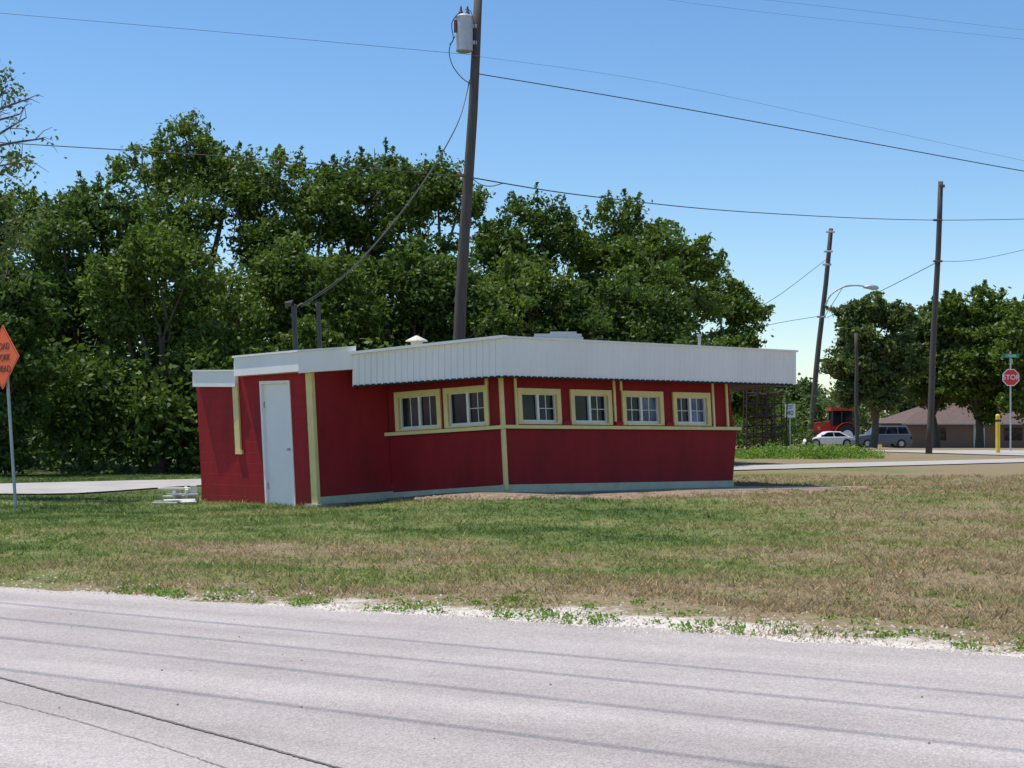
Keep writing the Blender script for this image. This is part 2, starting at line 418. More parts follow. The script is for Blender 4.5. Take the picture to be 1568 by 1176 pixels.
def window(w, a, b, z0, z1, kind):
    t = 0.085
    w.box(gc, a, a+t, z0, z1, -0.12, 0.035); w.box(gc, b-t, b, z0, z1, -0.12, 0.035)
    w.box(gc, a+t, b-t, z1-t*1.1, z1, -0.12, 0.035); w.box(gc, a+t, b-t, z0, z0+0.03, -0.12, 0.05)
    A, B, Z0, Z1 = a+t, b-t, z0+0.03, z1-t*1.1
    q = 0.016
    for (x0, x1, y0, y1) in ((A, A+q, Z0, Z1), (B-q, B, Z0, Z1), (A+q, B-q, Z1-q, Z1), (A+q, B-q, Z0, Z0+0.045)):
        w.box(gs, x0, x1, y0, y1, -0.10, -0.03)
    m = (A+B)/2
    w.box(gs, m-0.022, m+0.022, Z0+0.045, Z1-q, -0.10, -0.025)
    for (h0, h1, grid) in ((A+q, m-0.022, kind in (0, 3, 4)), (m+0.022, B-q, True)):
        tgt = gg
        if kind == 3 and h0 > A+q*1.5: tgt = gbl
        if kind == 4 and h0 > m: tgt = gbl
        w.box(tgt, h0, h1, Z0+0.045, Z1-q, -0.09, -0.075)
        if grid:
            c = (h0+h1)/2
            w.box(gs, c-0.006, c+0.006, Z0+0.045, Z1-q, -0.075, -0.06)
            if kind != 0:
                for zz in ((Z0+Z1)/2,):
                    w.box(gs, h0, h1, zz-0.006, zz+0.006, -0.0755, -0.062)
zsB, zhB = 1.165, 1.855
winsB = [(wB.u(606, 1.5), wB.u(676, 1.5), 0), (wB.u(681, 1.5), wB.u(749, 1.5), 1)]
winwall(wB, winsB, zsB, zhB, 2.35, z0=-0.1)
zsC, zhC = 1.31, 1.925
winsC = [(wC.u(792), wC.u(858), 1), (wC.u(873), wC.u(936), 1), (wC.u(952), wC.u(1015), 3), (wC.u(1030), wC.u(1087), 4)]
winwall(wC, winsC, zsC, zhC, 2.35, uend=wC.L-0.02, z0=.15)
gr.hexa([wC.P(wC.L-0.02, 0.15, 0), wC.P(wC.L, 0.15, 0), wC.P(wC.L, 0.15, -.3), wC.P(wC.L-0.02, 0.15, -.3),
         wC.P(wC.L-0.02, 1.25, 0), wC.P(wC.L+0.19, 1.25, 0), wC.P(wC.L+0.19, 1.25, -.3), wC.P(wC.L-0.02, 1.25, -.3)])
gr.hexa([wC.P(wC.L-0.02, 1.27, 0), wC.P(wC.L+0.11, 1.27, 0), wC.P(wC.L+0.11, 1.27, -.3), wC.P(wC.L-0.02, 1.27, -.3),
         wC.P(wC.L-0.02, 2.35, 0), wC.P(wC.L+0.02, 2.35, 0), wC.P(wC.L+0.02, 2.35, -.3), wC.P(wC.L-0.02, 2.35, -.3)])
wB.box(gc, -0.06, wB.L+0.06, zsB-0.07, zsB-0.01, 0.0, 0.075)
wC.box(gc, -0.03, wC.L+0.24, zsC-0.075, zsC-0.015, 0.0, 0.075)
wB.box(gd, 0, wB.L, zsB-0.08, zsB-0.07, 0.001, 0.05); wC.box(gd, 0, wC.L+0.15, zsC-0.085, zsC-0.075, 0.001, 0.05)  # near-black strip under the sill band, a shade line put in as colour
def vt(w, px, z0, z1, wd=0.05, n=0.03):
    u = w.u(px, (z0+z1)/2); w.box(gc, u-wd/2, u+wd/2, z0, z1, 0.0, n)
wC.box(gc, -0.01, 0.06, 0.2, zsC-0.075, 0.0, 0.05); wC.box(gc, -0.01, 0.06, zsC-0.015, 2.3, 0.0, 0.05)
vt(wC, 789, zsC-.015, 2.3, .045)
vt(wC, 940, zsC-.015, 2.3, .045); vt(wC, 949.5, zhC+.002, 2.3, .045)
vt(wC, 1091, zsC-.015, 2.3, .045); vt(wC, 1112, zsC-.015, 2.3, .045)
vt(wB, 745, zhB+.002, 2.3, .06)
gri = Geo()
for px in (865.5, 945.5, 1022.5):
    u = wC.u(px, 1.3); wC.box(gri, u-0.08, u+0.08, zsC-0.016, zsC+0.06, 0.0, 0.078)
gri.obj("sill_blocks", M_redblock, BLD)
wMp = Wall(pL1, pM, 0.07); wBp = Wall(pM, pK, 0.19); wCp = Wall(pK, pR, -0.04)
wMp.box(gp, 0.0, wM.L, -0.2, 0.045, -0.15, 0.03); wBp.box(gp, 0.02, wB.L+0.03, -0.2, 0.09, -0.14, 0.035)
wCp.box(gp, -0.02, wC.L+0.02, 0.0, 0.285, -0.14, 0.03)
bk1, bk2 = (3.5, 32.0), (-5.1, 30.4)
for A, B in ((pR, bk1), (bk1, bk2), (bk2, pL0)):
    ww = Wall(A, B); ww.box(gr, 0.0, ww.L, -0.3, 2.3 if A != bk2 else 2.05, -0.16, -0.01)
def ribbed(g, A, B, zt0, zt1, zb0, zb1, pitch=0.20, depth=0.018):
    A = Vector(A); B = Vector(B); L = (B-A).length; U = (B-A)/L; Nn = Vector((U.y, -U.x))
    prof = []; u = 0
    while u < L:
        prof += [(u, 0), (u+pitch*0.74, 0), (u+pitch*0.80, depth), (u+pitch*0.94, depth)]; u += pitch
    prof = [p for p in prof if p[0] < L]+[(L, 0)]
    V = []; Fq = []
    for i, (u, dd) in enumerate(prof):
        t = u/L; q = A+U*u+Nn*dd
        V += [(q.x, q.y, zb0+(zb1-zb0)*t), (q.x, q.y, zt0+(zt1-zt0)*t)]
        if i: Fq.append((2*i-2, 2*i, 2*i+1, 2*i-1))
    g.add(V, Fq)
fK = (gx(770, 23.5), 23.5); fR = (gx(1219, 27.1), 27.1); fL = (gx(541, 24.5), 24.5)
ZK0, ZK1 = pt(769, 576, fK[1]).z, pt(769, 516, fK[1]).z
ZR0, ZR1 = pt(1219, 589, fR[1]).z, pt(1219, 538, fR[1]).z
ZL0, ZL1 = pt(541, 591, fL[1]).z, pt(541, 541, fL[1]).z
ribbed(gfa, fL, fK, ZL1, ZK1, ZL0, ZK0, .115, .022); ribbed(gfa, fK, fR, ZK1, ZR1, ZK0, ZR0, .115, .008)
bR = (4.7, 32.4); bL = (-3.3, 30.4); zb1, zb0 = 2.6, 2.0
ribbed(gfa, fR, bR, ZR1, zb1, ZR0, zb0); ribbed(gfa, bR, bL, zb1, 2.6, zb0, 2.0); ribbed(gfa, bL, fL, 2.6, ZL1, 2.0, ZL0)
gfa.obj("ribbed_fascia", M_fascia, BLD)
gcap = Geo()
def capstrip(A, B, z0, z1, h=0.05, out=0.05, inn=0.25):
    w = Wall(A, B, z1-z0, 0.0); w.box(gcap, -0.03, w.L+0.03, z0-h*0.4, z0+h*0.6, -inn, out)
capstrip(fL, fK, ZL1, ZK1, .045, .075); capstrip(fK, fR, ZK1, ZR1, .035, .03)
gcap.obj("roof_cap_flashing", M_white, BLD)
rz_ = lambda p, z: (p[0], p[1], z)
R_ = [rz_(fL, ZL1-.05), rz_(fK, ZK1-.05), rz_(fR, ZR1-.05), rz_(bR, zb1-.03), rz_(bL, 2.57)]
mesh("roof_deck", R_, [(0, 1, 2), (0, 2, 3), (0, 3, 4)], M_conc, BLD)
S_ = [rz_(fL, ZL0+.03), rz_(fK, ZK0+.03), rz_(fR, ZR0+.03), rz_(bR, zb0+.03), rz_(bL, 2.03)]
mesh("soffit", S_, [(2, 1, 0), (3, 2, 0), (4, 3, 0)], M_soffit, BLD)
def gap_dashes(A, B, z0, z1):
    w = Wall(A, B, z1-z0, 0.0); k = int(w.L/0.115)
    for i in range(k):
        u = 0.01+i*0.115; w.box(gd, u, u+0.07, z0-0.020, z0+0.014, -0.06, 0.023)  # near-black boxes paint in the dark gaps under the fascia's ribbed edge
gap_dashes(fL, fK, ZL0, ZK0); gap_dashes(fK, fR, ZK0, ZR0)
gf2 = Geo()
q0 = (gx(358, 25.6), 25.6); q1 = (gx(457, 24.4), 24.4); q2 = (gx(545, 24.56), 24.56)
za = pt(358, 548, q0[1]).z; zb = pt(457, 539, q1[1]).z; zc = pt(545, 533, q2[1]).z
w1 = Wall(q0, q1, zb-za, 0); w1.box(gf2, 0, w1.L, za-0.33, za, -0.45, 0)
w2 = Wall(q1, q2, zc-zb, 0); w2.box(gf2, 0.0, w2.L, zb-0.36, zb+0.004, -0.7, 0.012)
w0 = Wall((gx(294, 26.4), 26.4), (gx(359, 25.75), 25.75), -0.02, 0); z_ = pt(294, 569, 26.4).z
w0.box(gf2, 0, w0.L, z_-0.28, z_, -0.5, -0.012)
gf2.obj("flat_fascia", M_fascia, BLD)
gcap2 = Geo(); w1.box(gcap2, -0.02, w1.L-.002, za+0.001, za+0.035, -0.45, 0.03); w2.box(gcap2, 0.0, w2.L, zb+0.006, zb+0.035, -0.7, 0.04)
w0.box(gcap2, -0.02, w0.L, z_+0.001, z_+0.03, -0.5, 0.012)
gcap2.obj("flat_cap_flashing", M_white, BLD)
mesh("block_roof", [(pL0[0], pL0[1]-.1, 2.15), (pL1[0], 24.7, 2.34), (pM[0]-.2, 25.5, 2.36), (-3.3, 30.2, 2.3), (-5.1, 30.4, 2.1)], [(0, 1, 2), (0, 2, 3), (0, 3, 4)], M_conc, BLD)
gr.obj("red_panel_walls", M_red, BLD); gb.obj("door_wall", M_redblock, BLD); gc.obj("cream_trim", M_cream, BLD)
gs.obj("window_sashes", M_white, BLD); gg.obj("window_glass", M_glass, BLD); gbl.obj("window_blinds", M_blind, BLD)
gd.obj("dark_gap_boxes", M_dark, BLD); gp.obj("plinth", M_green, BLD)
slab = [(-3.35, 24.45), (-2.2, 24.95), (-0.14, 23.45), (6.6, 26.5), (6.55, 26.95), (4.3, 26.95), (3.6, 32.1), (-5, 30.5), (-5, 26.7)]
zt_ = [-.075, -.012, .140, .135, .13, .13, .10, -.05, -.1]; k = len(slab)
V = [(x, y, z-0.35) for (x, y), z in zip(slab, zt_)]+[(x, y, z) for (x, y), z in zip(slab, zt_)]+[(2.5, 26.4, .13)]
mesh("foundation_slab", V, [(k+i, k+(i+1) % k, 2*k) for i in range(k)]+[(i, (i+1) % k, k+(i+1) % k, k+i) for i in range(k)], M_conc, BLD)
g = Geo()
def mast(px, y0, y1, D, r):
    a = pt(px+4, y1, D); b = pt(px, y0, D); g.tube([a, b], r, 8)
mast(450, 468, 565, 26.0, 0.05); mast(487, 462, 560, 27.0, 0.04)
p = pt(450, 468, 26.0); g.tube([p, p+Vector((-.03, 0, .05)), p+Vector((-.12, 0, .03)), p+Vector((-.13, 0, -.04))], [.055, .06, .05, .035], 8)
g.tube([p+Vector((0, 0, -.05)), p+Vector((.12, 0, .02)), p+Vector((.16, 0, .04))], .018, 6)
g.obj("service_mast", M_blackm, BLD)
g = Geo(); p = pt(638, 527, 26.5)
g.tube([p+Vector((0, 0, -.5)), p+Vector((0, 0, .05))], .11, 12); g.tube([p+Vector((0, 0, .05)), p+Vector((0, 0, .07)), p+Vector((0, 0, .16))], [.21, .20, .02], 12)
g.obj("roof_vent", mat("cream_vent", (0.6, 0.57, 0.45), .5), BLD)
g = Geo(); a = pt(813, 517, 27.0); b = pt(893, 517, 27.0); cx_ = (a.x+b.x)/2
g.box((cx_, 27.4, a.z-0.17), (b.x-a.x, 0.9, 0.36)); g.box((cx_+.02, 27.4, a.z+0.045), ((b.x-a.x)*.9, 0.8, 0.06))
g.box((cx_+.13, 27.4, a.z+0.10), ((b.x-a.x)*.5, 0.5, 0.05))
g.obj("rooftop_ac_unit", M_galv, BLD)
g = Geo(); p = pt(1071, 515, 28); g.tube([p+Vector((0, 0, -.5)), p], .03, 8); g.tube([p, p+Vector((0, 0, .04))], .05, 8); g.obj("plumbing_vent", M_galv, BLD)

# ---------------------------------------------------------------- utility poles, wires
def pole(name, top, bot, D, r0, r1, gzb=0.0):
    e = empty(name); g = Geo()
    t = pt(*top, D); b = pt(*bot, D); dr = (b-t); b2 = t+dr*((t.z-gzb+0.3)/(t.z-b.z))
    path = [b2.lerp(t, i/8)+Vector((0.02*math.sin(i*1.3), 0, 0)) for i in range(9)]
    g.tube(path, [r1+(r0-r1)*(1-i/8) for i in range(9)], 14); g.obj("pole_shaft", M_wood, e, True)
    return e, t, b2
e, t, b = pole("utility_pole", (734, -25), (703, 520), 34.5, 0.165, 0.10)
g = Geo(); c = pt(711, 52, 34.3)
g.tube([c+Vector((0, 0, -.43)), c+Vector((0, 0, -.41)), c+Vector((0, 0, .36)), c+Vector((0, 0, .40)), c+Vector((0, 0, .46))], [.17, .205, .205, .225, .14], 18)
g.box(c+Vector((.24, .05, .2)), (.12, .1, .08)); g.box(c+Vector((.24, .05, -.2)), (.12, .1, .08))
g.obj("transformer_can", M_galv, e, False)
g = Geo()
for dx in (-.08, .08): 
    q = c+Vector((dx, -.02, .44)); g.tube([q, q+Vector((0, 0, .06)), q+Vector((0, 0, .12)), q+Vector((0, 0, .22))], [.03, .055, .03, .02], 8)
q = pt(722, 85, 34.3); g.tube([q, q+Vector((.18, 0, 0))], .035, 8); q = pt(700, 268, 34.3); g.tube([q, q+Vector((.2, 0, 0))], .035, 8)
g.box(pt(697, 40, 34.2), (.06, .06, .3))
g.obj("insulators", M_porc, e)
def polewire(pts3, r, parent, name="jumper"):
    cu = bpy.data.curves.new(name, 'CURVE'); cu.dimensions = '3D'; cu.bevel_depth = r; cu.bevel_resolution = 1
    s = cu.splines.new('POLY'); s.points.add(len(pts3)-1)
    for i, p in enumerate(pts3): s.points[i].co = (*p, 1)
    cu.materials.append(M_wire); return link(bpy.data.objects.new(name, cu), parent)
def smoothpath(P, n=10):
    out = []
    for i in range(len(P)-1):
        p0 = P[max(i-1, 0)]; p1 = P[i]; p2 = P[i+1]; p3 = P[min(i+2, len(P)-1)]
        for k in range(n):
            t = k/n
            out.append(0.5*((2*p1)+(p2-p0)*t+(2*p0-5*p1+4*p2-p3)*t*t+(3*p1-p0-3*p2+p3)*t**3))
    return out+[P[-1]]
polewire(smoothpath([pt(x, y, 34.2) for x, y in ((697, 55), (688, 75), (692, 98), (706, 118), (720, 128))]), .012, e)
polewire(smoothpath([pt(x, y, 34.2) for x, y in ((704, 18), (692, 35), (694, 60), (688, 68))]), .012, e)
polewire(smoothpath([pt(x, y, 34.2) for x, y in ((712, 14), (722, 20), (728, 60), (722, 100))]), .010, e)
polewire(smoothpath([pt(x, y, 34.2) for x, y in ((720, 270), (735, 282), (752, 285), (772, 280))]), .012, e)
e2, _, _ = pole("utility_pole", (1441, 278), (1422, 695), 63, 0.15, 0.11)
g = Geo(); q = pt(1436, 337, 62.8); g.tube([q+Vector((-.2, 0, 0)), q+Vector((.2, 0, 0))], .05, 8); q = pt(1436, 400, 62.8); g.tube([q+Vector((-.2, 0, 0)), q+Vector((.2, 0, 0))], .05, 8)
q = pt(1442, 285, 62.8); g.box(q, (.25, .12, .12)); g.obj("insulators", M_porc, e2)
e3, _, _ = pole("utility_pole", (1273, 350), (1238, 682), 82, 0.17, 0.13, -0.05)
g = Geo()
for py in (355, 385, 405, 485): q = pt(1272-(py-350)*.105, py, 81.8); g.tube([q+Vector((-.25, 0, 0)), q+Vector((.25, 0, 0))], .06, 8)
g.obj("insulators", M_galv, e3)
e4, _, _ = pole("utility_pole", (1311, 510), (1312, 668), 82.5, 0.12, 0.10, -0.1)
SLp = empty("street_lamp")
g = Geo(); g.tube(smoothpath([pt(x, y, 81.5) for x, y in ((1264, 468), (1272, 452), (1290, 440), (1312, 437), (1328, 440))]), .045, 8); g.tube([pt(1262, 486, 81.5), pt(1290, 441, 81.5)], .02, 6)
g.obj("arm", M_galv, SLp, True)
g = Geo(); a = pt(1322, 440, 81.5); g.tube([a, a+Vector((.25, 0, .02)), a+Vector((.55, 0, 0)), a+Vector((.8, 0, -.03)), a+Vector((.88, 0, -.05))], [.05, .12, .17, .12, .04], 10)
g.obj("lamp_head", M_galv, SLp, True)

def wire(P, r=0.011, n=14):
    return polewire(smoothpath([pt(*p) for p in P], n), r, None, "utility_wire")
wire([(-260, 198, 33), (0, 218, 33.5), (350, 240, 34), (712, 271, 34.4)], .012)
wire([(722, 272, 34.4), (900, 300, 41), (1150, 325, 51), (1436, 337, 62.8), (1700, 332, 75)], .016)
wire([(726, 112, 34.4), (1000, 158, 35.5), (1300, 213, 36.6), (1568, 262, 38), (1800, 302, 39)], .012)
wire([(730, 86, 34.4), (1000, 125, 35.5), (1300, 188, 37), (1568, 246, 38), (1800, 292, 39)], .003)
wire([(-200, 2, 33), (0, 20, 33.5), (350, 50, 34), (724, 84, 34.4)], .005)
wire([(980, -6, 40), (1200, 22, 42), (1568, 60, 45), (1800, 84, 47)], .003)
wire([(1100, -8, 40), (1300, 14, 42), (1568, 46, 45), (1800, 68, 47)], .003)
wire([(719, 122, 34.3), (700, 190, 33), (640, 290, 30.5), (545, 405, 28), (460, 468, 26)], .010)
wire([(719, 126, 34.3), (698, 196, 33), (636, 298, 30.5), (540, 412, 28), (460, 471, 26)], .007)
wire([(1150, 478, 70), (1200, 447, 75), (1268, 395, 81.8)], .014); wire([(1105, 520, 66), (1180, 497, 74), (1262, 483, 81.8)], .014)
wire([(1266, 487, 81.8), (1300, 468, 76), (1360, 440, 70), (1434, 402, 62.8)], .016); wire([(1436, 400, 62.8), (1500, 397, 68), (1600, 375, 80)], .012)
for off, zz in ((0.0, 8.2), (0.6, 8.2), (1.35, 7.6), (-.55, 8.0)):
    k = zz/SUN.z
    A = Vector((-3.4, 9.5, 0))+Vector((SUN.x*k, SUN.y*k, zz)); d = Vector((5.57, -3.25, 0)).normalized(); nn = Vector((-d.y, d.x, 0))
    P = [A+d*t-nn*off+Vector((0, 0, 0.0004*t*t)) for t in range(-30, 31, 3)]
    polewire(P, 0.011, None, "roadside_wire")

# ---------------------------------------------------------------- signs
def text(body, size, loc, rot, m, parent, name, ext=0.002):
    cu = bpy.data.curves.new(name, 'FONT'); cu.body = body; cu.size = size; cu.align_x = 'CENTER'; cu.align_y = 'CENTER'; cu.extrude = ext
    cu.materials.append(m); o = bpy.data.objects.new(name, cu); o.location = loc; o.rotation_euler = rot; link(o, parent); return o
S = empty("road_work_sign"); c = pt(4, 547, 23.9)
ang = math.radians(-42); Rz = Matrix.Rotation(ang, 3, 'Z'); h = 0.545
def diamond(h, yoff, th): 
    P = []
    for yy in (yoff, yoff+th):
        for (x, z) in ((0, -h), (h, 0), (0, h), (-h, 0)): P.append(c+Rz @ Vector((x, yy, z)))
    return P
g = Geo(); g.hexa(diamond(h, 0, .006)); g.obj("orange_panel", M_orange, S)
g = Geo(); A = diamond(h*.95, -.002, 0)[:4]; B = diamond(h*.925, -.002, 0)[:4]; g.add(A+B, [(i, (i+1) % 4, 4+(i+1) % 4, 4+i) for i in range(4)]); g.obj("border", M_blackm, S)
for i, tx in enumerate(("ROAD", "WORK", "AHEAD")):
    text(tx, .16, c+Rz @ Vector((0, -.004, .18-.19*i)), (math.radians(90), 0, ang), M_blackm, S, "lettering")
g = Geo(); b0 = pt(25, 775, 23.95); t0 = pt(6, 510, 23.95); g.tube([b0-Vector((0, 0, .2)), t0+Vector((0, .03, 0))], .028, 8); g.obj("post", M_galv, S)
S = empty("stop_sign"); c = pt(1548, 578, 69); g = Geo()
def octo(r, y): return [(c.x+r*math.sin(math.pi/8+i*math.pi/4), y, c.z+r*math.cos(math.pi/8+i*math.pi/4)) for i in range(8)]
def prism(g, r, y0, y1):
    g.add(octo(r, y0)+octo(r, y1), [tuple(range(8)), tuple(range(15, 7, -1))]+[(i, i+8, (i+1) % 8+8, (i+1) % 8) for i in range(8)])
prism(g, .44, 69, 69.01); g.obj("white_border", M_signw, S); g = Geo(); prism(g, .40, 68.99, 68.997); g.obj("red_face", M_stop, S)
text("STOP", .34, (c.x, 68.98, c.z), (math.radians(90), 0, 0), M_signw, S, "lettering")
g = Geo(); g.tube([(c.x, 69.05, -.2), (c.x, 69.05, pt(0, 538, 69).z)], .04, 8); g.obj("post", M_galv, S)
g = Geo(); q = pt(1548, 545, 69); g.box(q, (.85, .02, .2), 0.1); g.box(q+Vector((0, 0, -.24)), (.02, .85, .2), -0.5); g.obj("street_name_blades", M_signg, S)
text("CEDAR", .16, q+Vector((0, -.015, 0)), (math.radians(90), 0, 0.1), M_signw, S, "street_name")
S = empty("speed_limit_sign"); c = pt(1210, 629, 60.5); g = Geo(); g.box(c, (.44, .02, .56)); g.obj("panel", M_signw, S)
g = Geo(); g.tube([(c.x, 60.53, -.2), (c.x, 60.53, c.z+.3)], .025, 6); g.obj("post", M_galv, S)
text("SPEED", .10, (c.x, 60.48, c.z+.20), (math.radians(90), 0, 0), M_blackm, S, "lettering"); text("LIMIT", .10, (c.x, 60.48, c.z+.10), (math.radians(90), 0, 0), M_blackm, S, "lettering"); text("40", .29, (c.x, 60.48, c.z-.10), (math.radians(90), 0, 0), M_blackm, S, "number")
S = empty("yellow_bollard"); q = pt(1528, 634, 64); g = Geo(); g.tube([(q.x, 64, -.2), (q.x, 64, q.z-.06), (q.x, 64, q.z)], [.1, .1, .05], 12); g.obj("post", M_yel, S, False)
g = Geo(); g.tube([(q.x, 64, q.z-.35), (q.x, 64, q.z-.25)], .105, 12); g.obj("reflective_band", M_blackm, S)

# ---------------------------------------------------------------- vehicles
def vehicle(name, px0, px1, D, zb, H, paint, suv):
    e = empty(name); x0, x1 = gx(px0, D), gx(px1, D); L = x1-x0; wdt = 1.8
    if suv: body = [(0, .32), (0, .62), (.03, .95), (.2, 1.05), (.3, 1.08), (.97, 1.1), (1, .9), (1, .35)]; cab = [(.24, 1.06), (.35, 1.62), (.42, 1.72), (.92, 1.72), (.985, 1.08)]
    else: body = [(0, .3), (0, .55), (.04, .75), (.25, .92), (.8, .95), (.97, .9), (1, .6), (1, .3)]; cab = [(.24, .9), (.40, 1.36), (.5, 1.42), (.68, 1.4), (.86, .93)]
    k = H/(1.72 if suv else 1.42)
    def ext(P, y0, y1, ins=0.0):
        n = len(P); V = []
        for yy, s in ((y0, 1), (y1, -1)):
            for i, (u, z) in enumerate(P):
                yo = ins*s*max(0, (z-1.0))*1.0
                V.append((x0+u*L, D+yy+yo, zb+z*k))
        return V, [tuple(range(n)), tuple(range(2*n-1, n-1, -1))]+[(i, i+n, (i+1) % n+n, (i+1) % n) for i in range(n)]
    g = Geo(); g.add(*ext(body, -wdt/2, wdt/2)); g.add(*ext(cab, -wdt/2+.08, wdt/2-.08, .25)); o = g.obj("body", paint, e)
    bv = o.modifiers.new("b", 'BEVEL'); bv.width = .04; bv.segments = 2; bv.limit_method = 'ANGLE'
    g = Geo()
    zb_, zt = cab[0][1], max(p[1] for p in cab)
    xa, xb, xc, xd = cab[0][0]+.035, cab[1][0]+.03, cab[-2][0]-.03, cab[-1][0]-.04
    splits = [0, .33, .37, .68, .72, 1] if suv else [0, .47, .52, 1]
    for i in range(0, len(splits), 2):
        a, b = splits[i], splits[i+1]
        lo = lambda t: x0+(xa+(xd-xa)*t)*L; hi = lambda t: x0+(xb+(xc-xb)*t)*L
        z0 = zb+(zb_+.05)*k; z1 = zb+(zt-.1)*k; oo = -wdt/2+.065; tt = .14 if suv else .07
        g.add([(lo(a), D+oo, z0), (lo(b), D+oo, z0), (hi(b), D+oo+tt, z1), (hi(a), D+oo+tt, z1)], [(0, 1, 2, 3)])
    g.obj("side_windows", M_glass, e)
    g = Geo(); g2 = Geo()
    for u in (.18, .80):
        for yy in (-wdt/2-.01, wdt/2-.2):
            q = Vector((x0+u*L, D+yy, zb+.33)); g.tube([q, q+Vector((0, .21, 0))], .33, 16); g2.tube([q+Vector((0, -.01, 0)), q+Vector((0, .01, 0))], .19, 12)
    g.obj("tyres", M_tyre, e); g2.obj("hubs", M_galv, e)
    g = Geo(); g.box((x0+.02*L, D-wdt/2+.1, zb+.72*k), (.12, .25, .14)); g.box((x1-.02*L, D-wdt/2+.1, zb+.8*k), (.12, .2, .2)); g.obj("lights", M_stop if suv else M_signw, e)
    return e
vehicle("parked_suv", 1309, 1392, 104, -.42, 1.62, M_paintg, True)
vehicle("parked_car", 1232, 1308, 106, -.42, 1.22, M_paintw, False)
# tractor built at its own origin: hood to the left, cab at the rear
e = empty("farm_tractor"); e.location = (gx(1241, 111), 111, -.45); e.scale = (1.02, 1.02, 1.04)
g = Geo(); P = [(0, 1.05), (0, 1.65), (.2, 1.8), (1.5, 1.95), (1.55, 1.0)]
V = [(a, -.4, z) for a, z in P]+[(a, .4, z) for a, z in P]; g.add(V, [(0, 1, 2, 3, 4), (9, 8, 7, 6, 5)]+[(i, i+5, (i+1) % 5+5, (i+1) % 5) for i in range(5)])
g.box((2.3, 0, 2.83), (1.75, 1.4, .2)); g.box((2.3, 0, 1.45), (1.5, 1.0, .35))
for dy in (-.8, .8):
    for i in range(6):
        a0 = math.pi*(.12+.76*i/6); a1 = math.pi*(.12+.76*(i+1)/6)
        p0 = Vector((2.6+.95*math.cos(a0), dy, .85+.95*math.sin(a0))); p1 = Vector((2.6+.95*math.cos(a1), dy, .85+.95*math.sin(a1)))
        w_ = Vector((0, .22, 0)); t_ = Vector((0, 0, .05)); g.hexa([p0-w_, p0+w_, p1+w_, p1-w_, p0-w_+t_, p0+w_+t_, p1+w_+t_, p1-w_+t_])
g.obj("hood_fenders_and_roof", M_paintr, e)
g = Geo()
for dx in (1.55, 2.25, 3.05):
    for dy in (-.62, .62): g.tube([(dx, dy, 1.5), (dx*.98+.05, dy, 2.75)], .055, 6)
g.tube([(.6, .2, 1.75), (.6, .2, 2.6)], .05, 6); g.box((1.5, 0, .9), (2.6, .5, .35)); g.obj("cab_posts_and_chassis", M_blackm, e)
g = Geo(); g.box((2.3, 0, 2.15), (1.4, 1.16, 1.1)); g.obj("cab_glass", M_glass, e)
g = Geo(); g2 = Geo()
for dy in (-1.0, .65):
    g.tube([(2.6, dy, .85), (2.6, dy+.35, .85)], .85, 22); g.tube([(.45, dy+.1, .5), (.45, dy+.35, .5)], .5, 18)
    g2.tube([(2.6, dy-.01, .85), (2.6, dy+.36, .85)], .42, 16); g2.tube([(.45, dy+.09, .5), (.45, dy+.36, .5)], .25, 14)
g.obj("tyres", M_tyre, e); g2.obj("wheel_rims", M_signw, e)
# rack of stacked tube frames
e = empty("scaffold_frame_stack"); g = Geo(); D = 60.5; zb = -.05; ra = random.Random(5)
xa, xb = gx(1143, D), gx(1203, D)
for r in range(2):
    yy = D+r*.8
    for i in range(5):
        x = xa+(xb-xa)*i/4; g.tube([(x, yy, zb), (x+ra.uniform(-.08, .08), yy, zb+ra.uniform(2.2, 3.0))], .032, 5, False)
    for j in range(6):
        z = zb+.4+j*.45; g.tube([(xa, yy, z+ra.uniform(-.12, .12)), (xb-ra.uniform(0, .5), yy, z+ra.uniform(-.12, .12))], .030, 5, False)
    for j in range(5):
        z = zb+.2+j*.5; g.tube([(xa+ra.uniform(0, .8), yy, z), (xa+ra.uniform(.9, 1.6), yy, z+.6)], .026, 5, False)
g.box(((xa+xb)/2, D+.4, .9), (xb-xa, .8, .07)); g.box(((xa+xb)/2+.1, D+.4, 1.65), ((xb-xa)*.8, .8, .06))
g.obj("tube_frames", M_rust, e)
e = empty("brick_house"); D = 112
M_brick = bpy.data.materials.new("tan_brick"); M_brick.use_nodes = True; nt = M_brick.node_tree; p = nt.nodes["Principled BSDF"]
bt = nt.nodes.new("ShaderNodeTexBrick"); tc = nt.nodes.new("ShaderNodeTexCoord"); mp = nt.nodes.new("ShaderNodeMapping"); mp.inputs['Rotation'].default_value = (math.radians(90), 0, 0)
nt.links.new(tc.outputs['Object'], mp.inputs[0]); nt.links.new(mp.outputs[0], bt.inputs[0]); bt.inputs['Scale'].default_value = 4
bt.inputs['Color1'].default_value = (.16, .075, .05, 1); bt.inputs['Color2'].default_value = (.12, .06, .045, 1); bt.inputs['Mortar'].default_value = (.2, .17, .14, 1); nt.links.new(bt.outputs[0], p.inputs['Base Color'])
xa = gx(1396, D); xb = gx(1640, D); g = Geo(); g.hexa([(xa, D, -.8), (xb, D, -.8), (xb, D+9, -.8), (xa, D+9, -.8), (xa, D, 1.5), (xb, D, 1.5), (xb, D+9, 1.5), (xa, D+9, 1.5)]); g.obj("walls", M_brick, e)
zr = pt(0, 622, D).z; g = Geo()
g.add([(xa-1, D-.9, 1.4), (xb+1, D-.9, 1.4), (xb+1, D+9.6, 1.4), (xa-1, D+9.6, 1.4), (xa+2.6, D+4.4, zr+.3), (xb-2, D+4.4, zr+.3)], [(0, 1, 5, 4), (1, 2, 5), (2, 3, 4, 5), (3, 0, 4), (0, 3, 2, 1)])
g.obj("hip_roof", M_shingle, e)
